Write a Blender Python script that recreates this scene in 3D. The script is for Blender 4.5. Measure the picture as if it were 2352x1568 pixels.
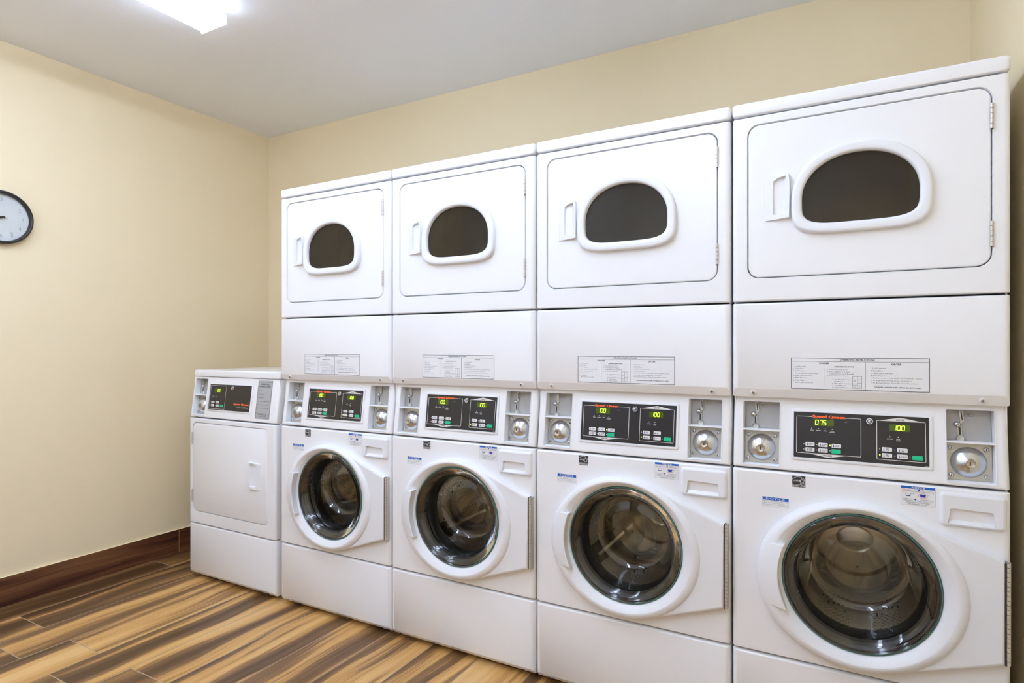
import bpy, math, random
from math import sin, cos, pi, sqrt, radians
from mathutils import Vector
from mathutils.geometry import tessellate_polygon

for o in list(bpy.data.objects): bpy.data.objects.remove(o)
SC = bpy.context.scene; COL = SC.collection

# ------------------------------------------------------------------ camera, world, exposure
cam_d = bpy.data.cameras.new('camera'); cam = bpy.data.objects.new('camera', cam_d); COL.objects.link(cam)
cam_d.sensor_width = 36; cam_d.lens = 1365.44*36/2352
cam_d.shift_y = 13.27/2352; cam_d.clip_start = .05
cam.location = (2.3718, -1.9701, 1.2374); cam.rotation_euler = (pi/2, 0, .5055)
SC.camera = cam
SC.view_settings.view_transform = 'Standard'; SC.view_settings.look = 'None'
SC.view_settings.gamma = 1; SC.view_settings.use_curve_mapping = False
SC.view_settings.exposure = 0.0
SC.cycles.diffuse_bounces = 6; SC.cycles.max_bounces = 10; SC.cycles.transmission_bounces = 8; SC.cycles.glossy_bounces = 4
w = bpy.data.worlds.new('world'); SC.world = w; w.use_nodes = True
w.node_tree.nodes['Background'].inputs[0].default_value = (.9,.95,1,1)
w.node_tree.nodes['Background'].inputs[1].default_value = .05
LAMP = 17.8          # radiance of the fluorescent lenses

# ------------------------------------------------------------------ materials
def srgb(r,g,b):
    f = lambda c: (c/255/12.92) if c/255 <= .04045 else ((c/255+.055)/1.055)**2.4
    return (f(r),f(g),f(b),1)
def mat(name, col, rough=.5, metal=0, coat=0, bump=None, emis=None, spec=None):
    m = bpy.data.materials.new(name); m.use_nodes = True
    n = m.node_tree.nodes; l = m.node_tree.links; b = n['Principled BSDF']
    b.inputs['Base Color'].default_value = col if len(col)==4 else (*col,1)
    b.inputs['Roughness'].default_value = rough; b.inputs['Metallic'].default_value = metal
    b.inputs['Coat Weight'].default_value = coat; b.inputs['Coat Roughness'].default_value = .15
    if spec is not None: b.inputs['Specular IOR Level'].default_value = spec
    if emis: b.inputs['Emission Color'].default_value = (*emis[0],1); b.inputs['Emission Strength'].default_value = emis[1]
    # every material gets a slight procedural variation of its roughness or surface
    tc = n.new('ShaderNodeTexCoord'); no = n.new('ShaderNodeTexNoise')
    sc, st, di = bump or (90, .01, .0005)
    no.inputs['Scale'].default_value = sc; no.inputs['Detail'].default_value = 3
    l.new(tc.outputs['Object'], no.inputs['Vector'])
    bp = n.new('ShaderNodeBump'); bp.inputs['Strength'].default_value = st; bp.inputs['Distance'].default_value = di
    l.new(no.outputs['Fac'], bp.inputs['Height']); l.new(bp.outputs['Normal'], b.inputs['Normal'])
    return m
M = {}
M['enamel'] = mat('white_enamel', (.85,.85,.865), .34, coat=.25)
M['plastic'] = mat('white_plastic', (.80,.81,.84), .38)
M['inner_white'] = mat('grey_white_enamel', (.62,.63,.65), .4)
M['black_panel'] = mat('black_panel', (.020,.017,.016), .32)
M['black'] = mat('black_rubber', (.012,.012,.012), .45)
M['gloss_black'] = mat('gloss_black', (.010,.010,.010), .12)
M['ink'] = mat('dark_ink', (.03,.03,.035), .6)
M['ink_white'] = mat('white_ink', (.78,.76,.73), .5)
M['button'] = mat('button_white', (.76,.75,.76), .4)
M['green'] = mat('start_green', (.0,.50,.24), .4)
M['orange'] = mat('brand_orange', srgb(255,104,48), .5)
M['blue'] = mat('notice_blue', srgb(10,96,190), .4)
M['label_blue'] = mat('cup_blue', srgb(20,60,170), .4)
M['red'] = mat('ring_red', srgb(225,70,60), .4)
M['sticker'] = mat('sticker_white', (.80,.80,.81), .45)
M['label_grey'] = mat('label_grey', (.42,.42,.42), .45)
M['led_win'] = mat('display_window', srgb(58,66,14), .25, emis=((.10,.20,.0),.25))
M['led'] = mat('display_digit', (.5,.9,.05), .5, emis=((.62,1.0,.05),2.2))
M['steel'] = mat('stainless_steel', (.62,.60,.56), .22, 1)
M['zinc'] = mat('brushed_zinc', (.55,.53,.47), .38, .75)
M['chrome'] = mat('chrome', (.64,.67,.72), .26, 1)
M['hinge'] = mat('hinge_metal', (.64,.60,.53), .38, .5)
M['grey_plate'] = mat('grey_plate', (.40,.39,.37), .42, .15)
M['brass'] = mat('lock_brass', (.50,.43,.34), .3, 1)
M['teal'] = mat('green_glass_edge', (.07,.17,.14), .12)
M['gasket'] = mat('gasket_grey', (.014,.014,.014), .2)
M['clock_face'] = mat('clock_face', (.80,.80,.83), .4)
M['clock_frame'] = mat('clock_frame', (.018,.015,.014), .3)
M['numeral'] = mat('clock_numeral', (.42,.44,.46), .35, .4)
M['fixture'] = mat('fixture_white', (.85,.85,.85), .4)
M['dark_inside'] = mat('dark_inside', (.05,.05,.05), .6)
M['ceiling'] = mat('ceiling_paint', (.87,.885,.925), .9, bump=(170,.25,.003))
M['lens'] = mat('lit_lens', (.9,.9,.9), .4, emis=((.755,.905,1.20), LAMP))
M['lens_side'] = mat('lit_lens_side', (.9,.9,.9), .4, emis=((.755,.905,1.20), LAMP*.22))
M['lens_boost'] = mat('boosted_lens_side', (.9,.9,.9), .4, emis=((.755,.905,1.20), LAMP*3.3))  # sides of the unseen fixtures, boosted to brighten ceiling and upper walls
M['glow_cap'] = mat('glowing_end_cap', (.85,.85,.85), .4, emis=((.9,.96,1.05), 1.2))  # opaque caps given a faint glow so they come out white
M['door_wood'] = mat('door_wood', (.10,.045,.025), .35, bump=(20,.1,.002))

def wall_mat():
    m = mat('cream_paint', srgb(236,220,184), .75, bump=(150,.22,.003)); return m
M['wall'] = wall_mat()
M['wall_bounce'] = mat('bounce_white_paint', (.88,.88,.87), .8, bump=(150,.22,.003))  # for the unseen front wall, made whiter to bounce more light

def nodes(m): return m.node_tree.nodes, m.node_tree.links
def math_(n,l,op,a,b=None,c=None):
    x = n.new('ShaderNodeMath'); x.operation = op
    for i,v in enumerate((a,b,c)):
        if v is None: continue
        if isinstance(v,(int,float)): x.inputs[i].default_value = v
        else: l.new(v, x.inputs[i])
    return x.outputs[0]

def thin_glass(name, tint, base=.04, body=0., bodycol=(.05,.04,.03,1), rough=.02):
    """clear sheet: sees through, mirrors by Fresnel, a share of it coloured body"""
    m = bpy.data.materials.new(name); m.use_nodes = True; n,l = nodes(m)
    n.clear(); out = n.new('ShaderNodeOutputMaterial')
    tr = n.new('ShaderNodeBsdfTransparent'); tr.inputs[0].default_value = tint
    gl = n.new('ShaderNodeBsdfGlossy'); gl.inputs['Roughness'].default_value = rough
    no = n.new('ShaderNodeTexNoise'); no.inputs['Scale'].default_value = 6
    tc = n.new('ShaderNodeTexCoord'); l.new(tc.outputs['Object'], no.inputs['Vector'])
    bp = n.new('ShaderNodeBump'); bp.inputs['Strength'].default_value = .04; bp.inputs['Distance'].default_value=.01
    l.new(no.outputs['Fac'], bp.inputs['Height']); l.new(bp.outputs['Normal'], gl.inputs['Normal'])
    ge = n.new('ShaderNodeNewGeometry'); vm = n.new('ShaderNodeVectorMath'); vm.operation = 'DOT_PRODUCT'
    l.new(ge.outputs['Normal'], vm.inputs[0]); l.new(ge.outputs['Incoming'], vm.inputs[1])
    gr = math_(n,l,'POWER', math_(n,l,'SUBTRACT', 1, math_(n,l,'ABSOLUTE', vm.outputs['Value'])), 5)
    f2 = math_(n,l,'MULTIPLY_ADD', gr, .95, base)
    f2 = math_(n,l,'MINIMUM', f2, .95)
    di = n.new('ShaderNodeBsdfDiffuse'); di.inputs[0].default_value = bodycol
    mx = n.new('ShaderNodeMixShader'); mx.inputs[0].default_value = body
    l.new(tr.outputs[0], mx.inputs[1]); l.new(di.outputs[0], mx.inputs[2])
    m2 = n.new('ShaderNodeMixShader'); l.new(f2, m2.inputs[0]); l.new(mx.outputs[0], m2.inputs[1]); l.new(gl.outputs[0], m2.inputs[2])
    l.new(m2.outputs[0], out.inputs[0]); return m
M['door_glass'] = thin_glass('door_glass', (.90,.92,.90,1), .05)
M['bowl_glass'] = mat('bowl_glass', (.98,.985,.965), .0, bump=(8,.02,.002))
M['bowl_glass'].node_tree.nodes['Principled BSDF'].inputs['Transmission Weight'].default_value = 1
M['bowl_glass'].node_tree.nodes['Principled BSDF'].inputs['IOR'].default_value = 1.5
M['smoked_glass'] = thin_glass('smoked_glass', (.34,.28,.19,1), .030, .50, (.050,.038,.022,1), .04)

def wood(name, axis, stops, scale_across, scale_along, planks=None, joints=None, rough=.35, grout=(172,150,128)):
    """axis: 'floor' uses world X across and Y along, 'base' uses world Z across and Y along"""
    m = bpy.data.materials.new(name); m.use_nodes = True; n,l = nodes(m); b = n['Principled BSDF']
    geo = n.new('ShaderNodeNewGeometry'); sp = n.new('ShaderNodeSeparateXYZ'); l.new(geo.outputs['Position'], sp.inputs[0])
    A = sp.outputs[0] if axis == 'floor' else sp.outputs[2]; B = sp.outputs[1]
    if planks:
        x0, wd, o1, o2, ln = planks
        xr = math_(n,l,'DIVIDE', math_(n,l,'SUBTRACT', A, x0), wd)
        row = math_(n,l,'FLOOR', xr); fx = math_(n,l,'SUBTRACT', xr, row)
        par = math_(n,l,'ABSOLUTE', math_(n,l,'MODULO', row, 2))
        off = math_(n,l,'MULTIPLY_ADD', par, o2-o1, o1)
        yr = math_(n,l,'DIVIDE', math_(n,l,'SUBTRACT', B, off), ln)
        cl = math_(n,l,'FLOOR', yr); fy = math_(n,l,'SUBTRACT', yr, cl)
    else:
        yr = math_(n,l,'DIVIDE', math_(n,l,'SUBTRACT', B, joints), .9)
        cl = math_(n,l,'FLOOR', yr); row = math_(n,l,'MULTIPLY', cl, 0); fx = None; fy = math_(n,l,'SUBTRACT', yr, cl); ln = .9
    cv = n.new('ShaderNodeCombineXYZ'); l.new(row, cv.inputs[0]); l.new(cl, cv.inputs[1])
    wn = n.new('ShaderNodeTexWhiteNoise'); wn.noise_dimensions = '3D'; l.new(cv.outputs[0], wn.inputs['Vector'])
    rs = n.new('ShaderNodeSeparateColor'); l.new(wn.outputs['Color'], rs.inputs[0])
    # bend the grain a little along the board
    bn = n.new('ShaderNodeTexNoise'); bn.inputs['Scale'].default_value = 1.0; bn.inputs['Detail'].default_value = 1
    bc = n.new('ShaderNodeCombineXYZ')
    l.new(math_(n,l,'MULTIPLY', A, 3.0), bc.inputs[0]); l.new(math_(n,l,'MULTIPLY', B, 1.5), bc.inputs[1]); l.new(math_(n,l,'MULTIPLY', rs.outputs[0], 40), bc.inputs[2])
    l.new(bc.outputs[0], bn.inputs['Vector'])
    bend = math_(n,l,'MULTIPLY', math_(n,l,'SUBTRACT', bn.outputs['Fac'], .5), .10)
    A2 = math_(n,l,'ADD', A, bend)
    def grain(sa, sb, seed, detail, dist):
        c = n.new('ShaderNodeCombineXYZ')
        l.new(math_(n,l,'MULTIPLY', A2, sa), c.inputs[0]); l.new(math_(n,l,'MULTIPLY', B, sb), c.inputs[1])
        l.new(math_(n,l,'MULTIPLY_ADD', rs.outputs[seed], 60, seed*7.3), c.inputs[2])
        t = n.new('ShaderNodeTexNoise'); t.inputs['Scale'].default_value = 1; t.inputs['Detail'].default_value = detail
        t.inputs['Distortion'].default_value = dist; l.new(c.outputs[0], t.inputs['Vector']); return t.outputs['Fac']
    g1 = grain(scale_across, scale_along, 1, 1, .25)
    g2 = grain(scale_across*4, scale_along*1.4, 2, 3, .2)
    g3 = grain(scale_across*34, scale_along*9, 0, 4, 0)
    v = math_(n,l,'MULTIPLY_ADD', g2, .42, math_(n,l,'MULTIPLY', g1, 1.0))
    v = math_(n,l,'MULTIPLY_ADD', g3, .30, v)
    v = math_(n,l,'MULTIPLY_ADD', math_(n,l,'SUBTRACT', rs.outputs[2], .5), .12, v)
    v = math_(n,l,'SUBTRACT', v, .345)
    rp = n.new('ShaderNodeValToRGB'); el = rp.color_ramp.elements
    el[0].position, el[0].color = stops[0][0], srgb(*stops[0][1]); el[1].position, el[1].color = stops[-1][0], srgb(*stops[-1][1])
    for p,c in stops[1:-1]: e = el.new(p); e.color = srgb(*c)
    l.new(v, rp.inputs[0])
    # grout
    gy = math_(n,l,'LESS_THAN', math_(n,l,'MULTIPLY', math_(n,l,'MINIMUM', fy, math_(n,l,'SUBTRACT', 1, fy)), ln), .0020)
    g = gy
    if fx is not None:
        gx = math_(n,l,'LESS_THAN', math_(n,l,'MULTIPLY', math_(n,l,'MINIMUM', fx, math_(n,l,'SUBTRACT', 1, fx)), wd), .0018)
        g = math_(n,l,'MAXIMUM', gx, gy)
    mx = n.new('ShaderNodeMix'); mx.data_type = 'RGBA'
    l.new(g, mx.inputs[0]); l.new(rp.outputs[0], mx.inputs[6]); mx.inputs[7].default_value = srgb(*grout)
    l.new(mx.outputs[2], b.inputs['Base Color'])
    l.new(math_(n,l,'MULTIPLY_ADD', g3, .2, rough-.1), b.inputs['Roughness'])
    bp = n.new('ShaderNodeBump'); bp.inputs['Strength'].default_value = .15; bp.inputs['Distance'].default_value = .001
    l.new(math_(n,l,'SUBTRACT', g3, math_(n,l,'MULTIPLY', g, 1.5)), bp.inputs['Height']); l.new(bp.outputs['Normal'], b.inputs['Normal'])
    return m
M['floor'] = wood('wood_plank_tile', 'floor',
    [(.30,(78,52,29)),(.38,(98,69,41)),(.45,(118,86,52)),(.515,(142,104,62)),(.545,(184,138,78)),(.63,(204,158,94)),(.76,(216,176,116))],
    8.5, .50, planks=(-.025,.2275,-.675,-.85,.89))
M['baseboard'] = wood('dark_wood_tile', 'base',
    [(.22,(46,22,14)),(.38,(70,36,22)),(.52,(96,58,34)),(.75,(128,88,54))], 22, 1.1, joints=.195, rough=.4, grout=(150,125,100))

def drum_mat():
    m = mat('perforated_drum', (.52,.47,.40), .26, 1); n,l = nodes(m); b = n['Principled BSDF']
    tc = n.new('ShaderNodeTexCoord'); sp = n.new('ShaderNodeSeparateXYZ'); l.new(tc.outputs['Object'], sp.inputs[0])
    an = math_(n,l,'ARCTAN2', math_(n,l,'SUBTRACT', sp.outputs[2], .565), sp.outputs[0])
    u = math_(n,l,'MULTIPLY', an, .24/.016); v = math_(n,l,'DIVIDE', sp.outputs[1], .016)
    rw = math_(n,l,'FLOOR', v); u = math_(n,l,'MULTIPLY_ADD', rw, .5, u)
    fu = math_(n,l,'SUBTRACT', math_(n,l,'FRACT', u), .5); fv = math_(n,l,'SUBTRACT', math_(n,l,'FRACT', v), .5)
    d = math_(n,l,'SQRT', math_(n,l,'ADD', math_(n,l,'MULTIPLY', fu, fu), math_(n,l,'MULTIPLY', fv, fv)))
    h = math_(n,l,'LESS_THAN', d, .2)
    zone = math_(n,l,'LESS_THAN', math_(n,l,'FRACT', math_(n,l,'MULTIPLY', an, 9/(2*pi))), .62)
    h = math_(n,l,'MULTIPLY', h, zone)
    mx = n.new('ShaderNodeMix'); mx.data_type = 'RGBA'; l.new(h, mx.inputs[0])
    mx.inputs[6].default_value = (.52,.47,.40,1); mx.inputs[7].default_value = (.01,.01,.01,1)
    l.new(mx.outputs[2], b.inputs['Base Color'])
    l.new(math_(n,l,'SUBTRACT', 1, h), b.inputs['Metallic']); return m
M['drum'] = drum_mat()
M['drum_steel'] = mat('drum_steel', (.66,.60,.49), .24, 1)

# ------------------------------------------------------------------ mesh builder
class MB:
    def __init__(s): s.v=[]; s.f=[]; s.m=[]; s.mats=[]
    def mi(s, name):
        if name not in s.mats: s.mats.append(name)
        return s.mats.index(name)
    def add(s, vs, fs, m):
        o = len(s.v); s.v += [tuple(p) for p in vs]; k = s.mi(m)
        for f in fs: s.f.append(tuple(i+o for i in f)); s.m.append(k)
    def box(s, x0,x1,y0,y1,z0,z1, m):
        vs = [(x,y,z) for x in (x0,x1) for y in (y0,y1) for z in (z0,z1)]
        s.add(vs, [(0,1,3,2),(4,6,7,5),(0,4,5,1),(2,3,7,6),(0,2,6,4),(1,5,7,3)], m)
    def loft(s, loops, m, cap0=False, cap1=False, closed=True):
        n = len(loops[0]); vs = [p for L in loops for p in L]; fs = []
        for i in range(len(loops)-1):
            for j in range(n if closed else n-1):
                a=i*n+j; b=i*n+(j+1)%n; fs.append((a,b,b+n,a+n))
        if cap0: fs.append(tuple(range(n))[::-1])
        if cap1: fs.append(tuple(range((len(loops)-1)*n, len(loops)*n)))
        s.add(vs, fs, m)
    def holed(s, outer, holes, m):
        polys = [[Vector((p[0],p[2],0)) for p in L] for L in [outer]+holes]
        tri = tessellate_polygon(polys); vs = [p for L in [outer]+holes for p in L]
        s.add(vs, [tuple(t) for t in tri], m)
    def cyl(s, c, r, h, axis, m, n=20, r2=None):
        r2 = r if r2 is None else r2; L=[]
        for t,rr_ in ((0,r),(h,r2)):
            loop=[]
            for k in range(n):
                a=2*pi*k/n; u,v=rr_*cos(a),rr_*sin(a)
                if axis=='y': loop.append((c[0]+u,c[1]+t,c[2]+v))
                elif axis=='z': loop.append((c[0]+u,c[1]+v,c[2]+t))
                else: loop.append((c[0]+t,c[1]+u,c[2]+v))
            L.append(loop)
        s.loft(L, m, True, True)
    def revolve(s, cx, cz, prof, m, n=64, cap=False):
        s.loft([[(cx+r*cos(2*pi*k/n), y, cz+r*sin(2*pi*k/n)) for k in range(n)] for r,y in prof], m, False, cap)
    def flat(s, pts, y, m):          # polygon in x,z at depth y
        s.add([(x,y,z) for x,z in pts], [tuple(range(len(pts)))], m)
    def line(s, x0,z0,x1,z1, t, y, m):
        dx,dz=x1-x0,z1-z0; L=sqrt(dx*dx+dz*dz); nx,nz=-dz/L*t/2,dx/L*t/2
        s.flat([(x0+nx,z0+nz),(x0-nx,z0-nz),(x1-nx,z1-nz),(x1+nx,z1+nz)], y, m)
    def frame(s, x0,x1,z0,z1,t,y,m):
        s.line(x0,z0+t/2,x1,z0+t/2,t,y,m); s.line(x0,z1-t/2,x1,z1-t/2,t,y,m)
        s.line(x0+t/2,z0,x0+t/2,z1,t,y,m); s.line(x1-t/2,z0,x1-t/2,z1,t,y,m)
    def text(s, txt, x0,z0,h, y, m, w=None, bold=0, align='L', vertical=False):
        vs, fs, W, H = glyphs(txt, bold); k = h/H; kx = (w/W) if w else k
        if align=='C': x0 -= W*kx/2
        if vertical: s.add([(x0-b*k, y, z0+a*kx) for a,b in vs], fs, m)
        else: s.add([(x0+a*kx, y, z0+b*k) for a,b in vs], fs, m)
    def xf(s, fn, start=0): s.v[start:] = [fn(*p) for p in s.v[start:]]
    def build(s, name, parent=None, origin=(0,0,0), smooth=True, ang=35):
        me = bpy.data.meshes.new(name); ox,oy,oz = origin
        me.from_pydata([(x-ox,y-oy,z-oz) for x,y,z in s.v], [], s.f); me.validate(verbose=False)
        for k in s.mats: me.materials.append(M[k])
        if len(me.polygons)==len(s.m): me.polygons.foreach_set('material_index', s.m)
        import bmesh
        bm = bmesh.new(); bm.from_mesh(me); bmesh.ops.recalc_face_normals(bm, faces=bm.faces); bm.to_mesh(me); bm.free()
        if smooth:
            me.polygons.foreach_set('use_smooth', [True]*len(me.polygons)); me.set_sharp_from_angle(angle=radians(ang))
        o = bpy.data.objects.new(name, me); COL.objects.link(o)
        if parent: o.parent = parent
        return o
GC = {}
def glyphs(txt, bold):
    key=(txt,bold)
    if key in GC: return GC[key]
    c = bpy.data.curves.new('t','FONT'); c.body=txt; c.offset=bold; c.resolution_u=1 if len(txt)>14 else 3; c.fill_mode='FRONT'
    o = bpy.data.objects.new('t',c); COL.objects.link(o); bpy.context.view_layer.update()
    me = bpy.data.meshes.new_from_object(o.evaluated_get(bpy.context.evaluated_depsgraph_get()))
    vs=[(v.co.x,v.co.y) for v in me.vertices]; fs=[tuple(p.vertices) for p in me.polygons]
    bpy.data.objects.remove(o); bpy.data.curves.remove(c); bpy.data.meshes.remove(me)
    x0=min(v[0] for v in vs); x1=max(v[0] for v in vs); z0=min(0,min(v[1] for v in vs)) if not bold else min(v[1] for v in vs); z1=max(v[1] for v in vs)
    GC[key]=([(a-x0,b-z0) for a,b in vs],fs,x1-x0,z1-z0); return GC[key]

def rr(x0,x1,z0,z1,r,y,n=6):
    out=[]
    for (cx,cz,a0) in ((x1-r,z1-r,0),(x0+r,z1-r,90),(x0+r,z0+r,180),(x1-r,z0+r,270)):
        for k in range(n+1):
            a=radians(a0+90*k/n); out.append((cx+r*cos(a),y,cz+r*sin(a)))
    return out
def circ(cx,cz,r,y,n=64): return [(cx+r*cos(2*pi*k/n),y,cz+r*sin(2*pi*k/n)) for k in range(n)]
def sgn(v): return 1 if v>=0 else -1
def dshape(cx,a,zm,bt,bb,y,n=64,nt=2.15,nb=4.2):
    out=[]
    for k in range(n):
        t=2*pi*k/n; e=2/(nt if sin(t)>=0 else nb); ex=2/(nt if sin(t)>=0 else nb)
        out.append((cx+a*sgn(cos(t))*abs(cos(t))**ex, y, zm+(bt if sin(t)>=0 else bb)*sgn(sin(t))*abs(sin(t))**e))
    return out

def panel(mb, x0,x1,z0,z1, yf, m, side=.014, top=.006, bot=.006, ry=.012, depth=.06, slope=False, holes=(), cr=.004, back=False):
    loops=[]; 
    def lp(il,it,ib,y):
        r=max(cr,.0015)
        return rr(x0+il,x1-il,z0+ib,z1-it,r,y,3)
    loops.append(lp(0,0,0,yf+depth)); 
    steps=6
    for k in range(steps+1):
        t=pi/2*k/steps; q=1-cos(t); y=yf+ry*(1-sin(t))
        loops.append(lp(side*q, top*q, bot*(sin(t) if slope else q), y))
    mb.loft(loops, m, cap0=back, cap1=not holes)
    if holes:
        mb.holed(loops[-1], [h[0] for h in holes], m)
        for h in holes:
            if len(h)>1: mb.loft(h, m)

def tag(o, label=None, cat=None, group=None, kind=None):
    if label: o['label']=label
    if cat: o['category']=cat
    if group: o['group']=group
    if kind: o['kind']=kind
    return o
def empty(name, loc):
    o=bpy.data.objects.new(name,None); o.location=loc; o.empty_display_size=.1; COL.objects.link(o); return o
def copy_tree(o, parent=None, loc=None):
    c=o.copy(); COL.objects.link(c); c.parent=parent
    if loc: c.location=loc
    for ch in list(o.children): copy_tree(ch,c)
    return c

# ------------------------------------------------------------------ room
XL, XR, YB, YF, ZC = -1.132, 2.80, .845, -3.3, 2.70
def struct(name, boxes, m, smooth=False):
    mb=MB()
    for b in boxes: mb.box(*b, m)
    return tag(mb.build(name, smooth=smooth), kind='structure')
struct('floor', [(XL-.1,XR+.1,YF-.1,YB+.1,-.1,0)], 'floor')
struct('ceiling', [(XL-.1,XR+.1,YF-.1,YB+.1,ZC,ZC+.1)], 'ceiling')
struct('wall_left', [(XL-.1,XL,YF-.1,YB+.1,0,ZC)], 'wall')
struct('wall_back', [(XL,XR,YB,YB+.1,0,ZC)], 'wall')
struct('wall_right', [(XR,XR+.1,YF-.1,YB+.1,0,ZC)], 'wall')
struct('wall_front', [(XL,XR,YF-.1,YF,0,ZC)], 'wall_bounce')
def baseboard(name, rects):
    mb=MB()
    for x0,x1,y0,y1 in rects: mb.box(x0,x1,y0,y1,0,.139,'baseboard'); mb.box(x0,x1,y0,y1,.139,.1405,'wall')
    return tag(mb.build(name,smooth=False), kind='structure')
baseboard('baseboard_left', [(XL,XL+.010,YF+.01,YB)])
baseboard('baseboard_back', [(XL+.01,XR-.01,YB-.010,YB)])
baseboard('baseboard_right', [(XR-.010,XR,YF+.01,YB)])
baseboard('baseboard_front', [(XL,.35,YF,YF+.01),(1.45,XR,YF,YF+.01)])
# unseen door added behind the camera, for dark reflections in the glass
dr=MB(); dr.box(.45,1.35,YF+.002,YF+.04,.01,2.05,'door_wood')
dob=tag(dr.build('door_1',smooth=False),kind='structure')
df=MB(); df.box(.36,.448,YF,YF+.055,0,2.14,'fixture'); df.box(1.352,1.44,YF,YF+.055,0,2.14,'fixture'); df.box(.448,1.352,YF,YF+.055,2.052,2.14,'fixture')
df.build('door_frame',dob,smooth=False)
dh=MB(); dh.cyl((1.28,YF+.04,1.0),.012,.05,'y','steel'); dh.cyl((1.28,YF+.08,1.0),.011,-.11,'x','steel'); dh.build('door_handle',dob)

# ------------------------------------------------------------------ ceiling lights
def fixture(loc, sides):
    root=empty('ceiling_light',loc); o=(0,0,ZC); 
    L=.608
    b=MB(); b.box(-.045,.045,-L+.01,L-.012,ZC-.034,ZC,'fixture'); b.build('housing',root,o,False)
    b=MB()
    pf=[(-.080,-.040),(-.082,-.068),(-.078,-.075),(-.066,-.079),(.066,-.079),(.078,-.075),(.082,-.068),(.080,-.040)]
    for i in range(len(pf)):
        q=[pf[i],pf[(i+1)%len(pf)]]; side=abs(q[0][0])>.0795 and abs(q[1][0])>.0795 and q[0][0]*q[1][0]>0
        b.loft([[(x,y,ZC+z) for x,z in q] for y in (-L+.004,L-.006)],(sides[0] if q[0][0]<0 else sides[1]) if side else 'lens',closed=False)
    b.build('lens',root,o)
    for s in (-1,1):
        b=MB()
        q=[(-.086,-.046),(-.086,-.070),(-.083,-.082),(.083,-.082),(.086,-.070),(.086,-.046),(.050,-.044),(.050,-.001),(-.050,-.001),(-.050,-.044)]
        ys=(s*L, s*(L-.008)); b.loft([[(x,y,ZC+z) for x,z in q] for y in ys],'glow_cap',True,True)
        b.build('end_cap',root,o,False)
    return root
fx=fixture((-.01,-.945,ZC),('lens_side','lens_side')); tag(fx,'long white fluorescent ceiling light, lit, above the floor in front of the single dryer','ceiling light','fluorescent ceiling lights')
f2=fixture((1.48,-.945,ZC),('lens_boost','lens_boost')); tag(f2,'added unseen fluorescent ceiling light above the tall stacks, out of the picture at the top','ceiling light','fluorescent ceiling lights')  # unseen fixture, added with boosted sides to lift the ceiling
f3=copy_tree(f2,None,(-.01,-2.45,ZC)); f3['label']='added unseen fluorescent ceiling light behind the camera on the clock side'  # added out of view for extra room light
f4=copy_tree(f2,None,(1.48,-2.45,ZC)); f4['label']='added unseen fluorescent ceiling light behind the camera, nearer the right wall'  # another unseen fixture added to brighten the room

# ------------------------------------------------------------------ wall clock
def clock():
    cy,cz,R=-.676,1.855,.127
    root=empty('wall_clock',(XL,cy,cz))
    # built facing -y, then turned so that it faces +x
    def T(x,y,z): return (-y, x, z)     # local x -> world y, local -y -> world +x
    def fin(b,name,ang=35): b.xf(T); return b.build(name,root,ang=ang)
    b=MB(); b.revolve(0,0,[(R*.93,-.001),(R,-.004),(R,-.026),(R-.0035,-.033),(R-.008,-.035),(R-.012,-.0335),(R-.0145,-.028),(R-.0155,-.012)],'clock_frame',72); fin(b,'frame',50)
    b=MB(); b.revolve(0,0,[(R-.015,-.010),(.001,-.010)],'clock_face',72,True)
    fin(b,'dial')
    for k in range(1,13):
        a=pi/2-k*pi/6; r=.086; t=MB(); h=.017
        vs,fs,W,H=glyphs(str(k),-.01); kx=h/H
        x0=r*cos(a)-W*kx*.9/2; z0=r*sin(a)-h/2
        for yy in (-.0145,): t.add([(x0+p*kx*.9,yy,z0+q*kx) for p,q in vs],fs,'numeral')
        t2=[(x0+p*kx*.9,-.0105,z0+q*kx) for p,q in vs]
        fin(t,'numeral')
    def hand(ang,l,tail,wd,y,name,th=.0012):
        b=MB(); c,s_=cos(ang),sin(ang); pts=[(-tail,-wd*.6),(l,-wd*.35),(l,wd*.35),(-tail,wd*.6)]
        P=[(p*c-q*s_,p*s_+q*c) for p,q in pts]
        b.loft([[(x,y,z) for x,z in P],[(x,y-th,z) for x,z in P]],'clock_frame',True,True); fin(b,name)
    hand(radians(194),.055,.014,.007,-.0165,'hour_hand')
    hand(radians(188),.083,.016,.005,-.0185,'minute_hand')
    hand(radians(164),.085,.024,.0012,-.0205,'second_hand',.0006)
    b=MB(); b.cyl((0,-.010,0),.0045,-.012,'y','clock_frame'); fin(b,'hub')
    g=MB(); g.revolve(0,0,[(R-.015,-.0225),(.001,-.0245)],'door_glass',48,True); fin(g,'glass')
    tag(root,'round wall clock with black frame and white face on the cream left wall','clock')
clock()

# ------------------------------------------------------------------ shared machine parts
KT, Y0T, ZT = .13, .003, .862
def tilt(x,y,z): return (x, y+Y0T+KT*(z-ZT), z)
def slot_digits(b, txt, x0,z0,w,h,y,m):
    t=h*.115; g=.0004
    seg={'0':'abcdef','1':'bc','7':'abc','5':'afgcd'}
    for i,ch in enumerate(txt):
        if ch==' ': continue
        X=x0+i*w*1.42; mid=z0+h/2; sl=.10
        R={'a':(X,z0+h,X+w,z0+h),'g':(X,mid,X+w,mid),'d':(X,z0,X+w,z0),'f':(X,mid,X,z0+h),'b':(X+w,mid,X+w,z0+h),'e':(X,z0,X,mid),'c':(X+w,z0,X+w,mid)}
        for s_ in seg[ch]:
            a,c,d,e=R[s_]
            if c==e: a+=g*1.6; d-=g*1.6
            else: c+=g; e-=g
            st=len(b.v); b.line(a,c,d,e,t,y,m); b.xf(lambda x,yy,z:(x+(z-z0)*sl,yy,z), st)

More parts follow.
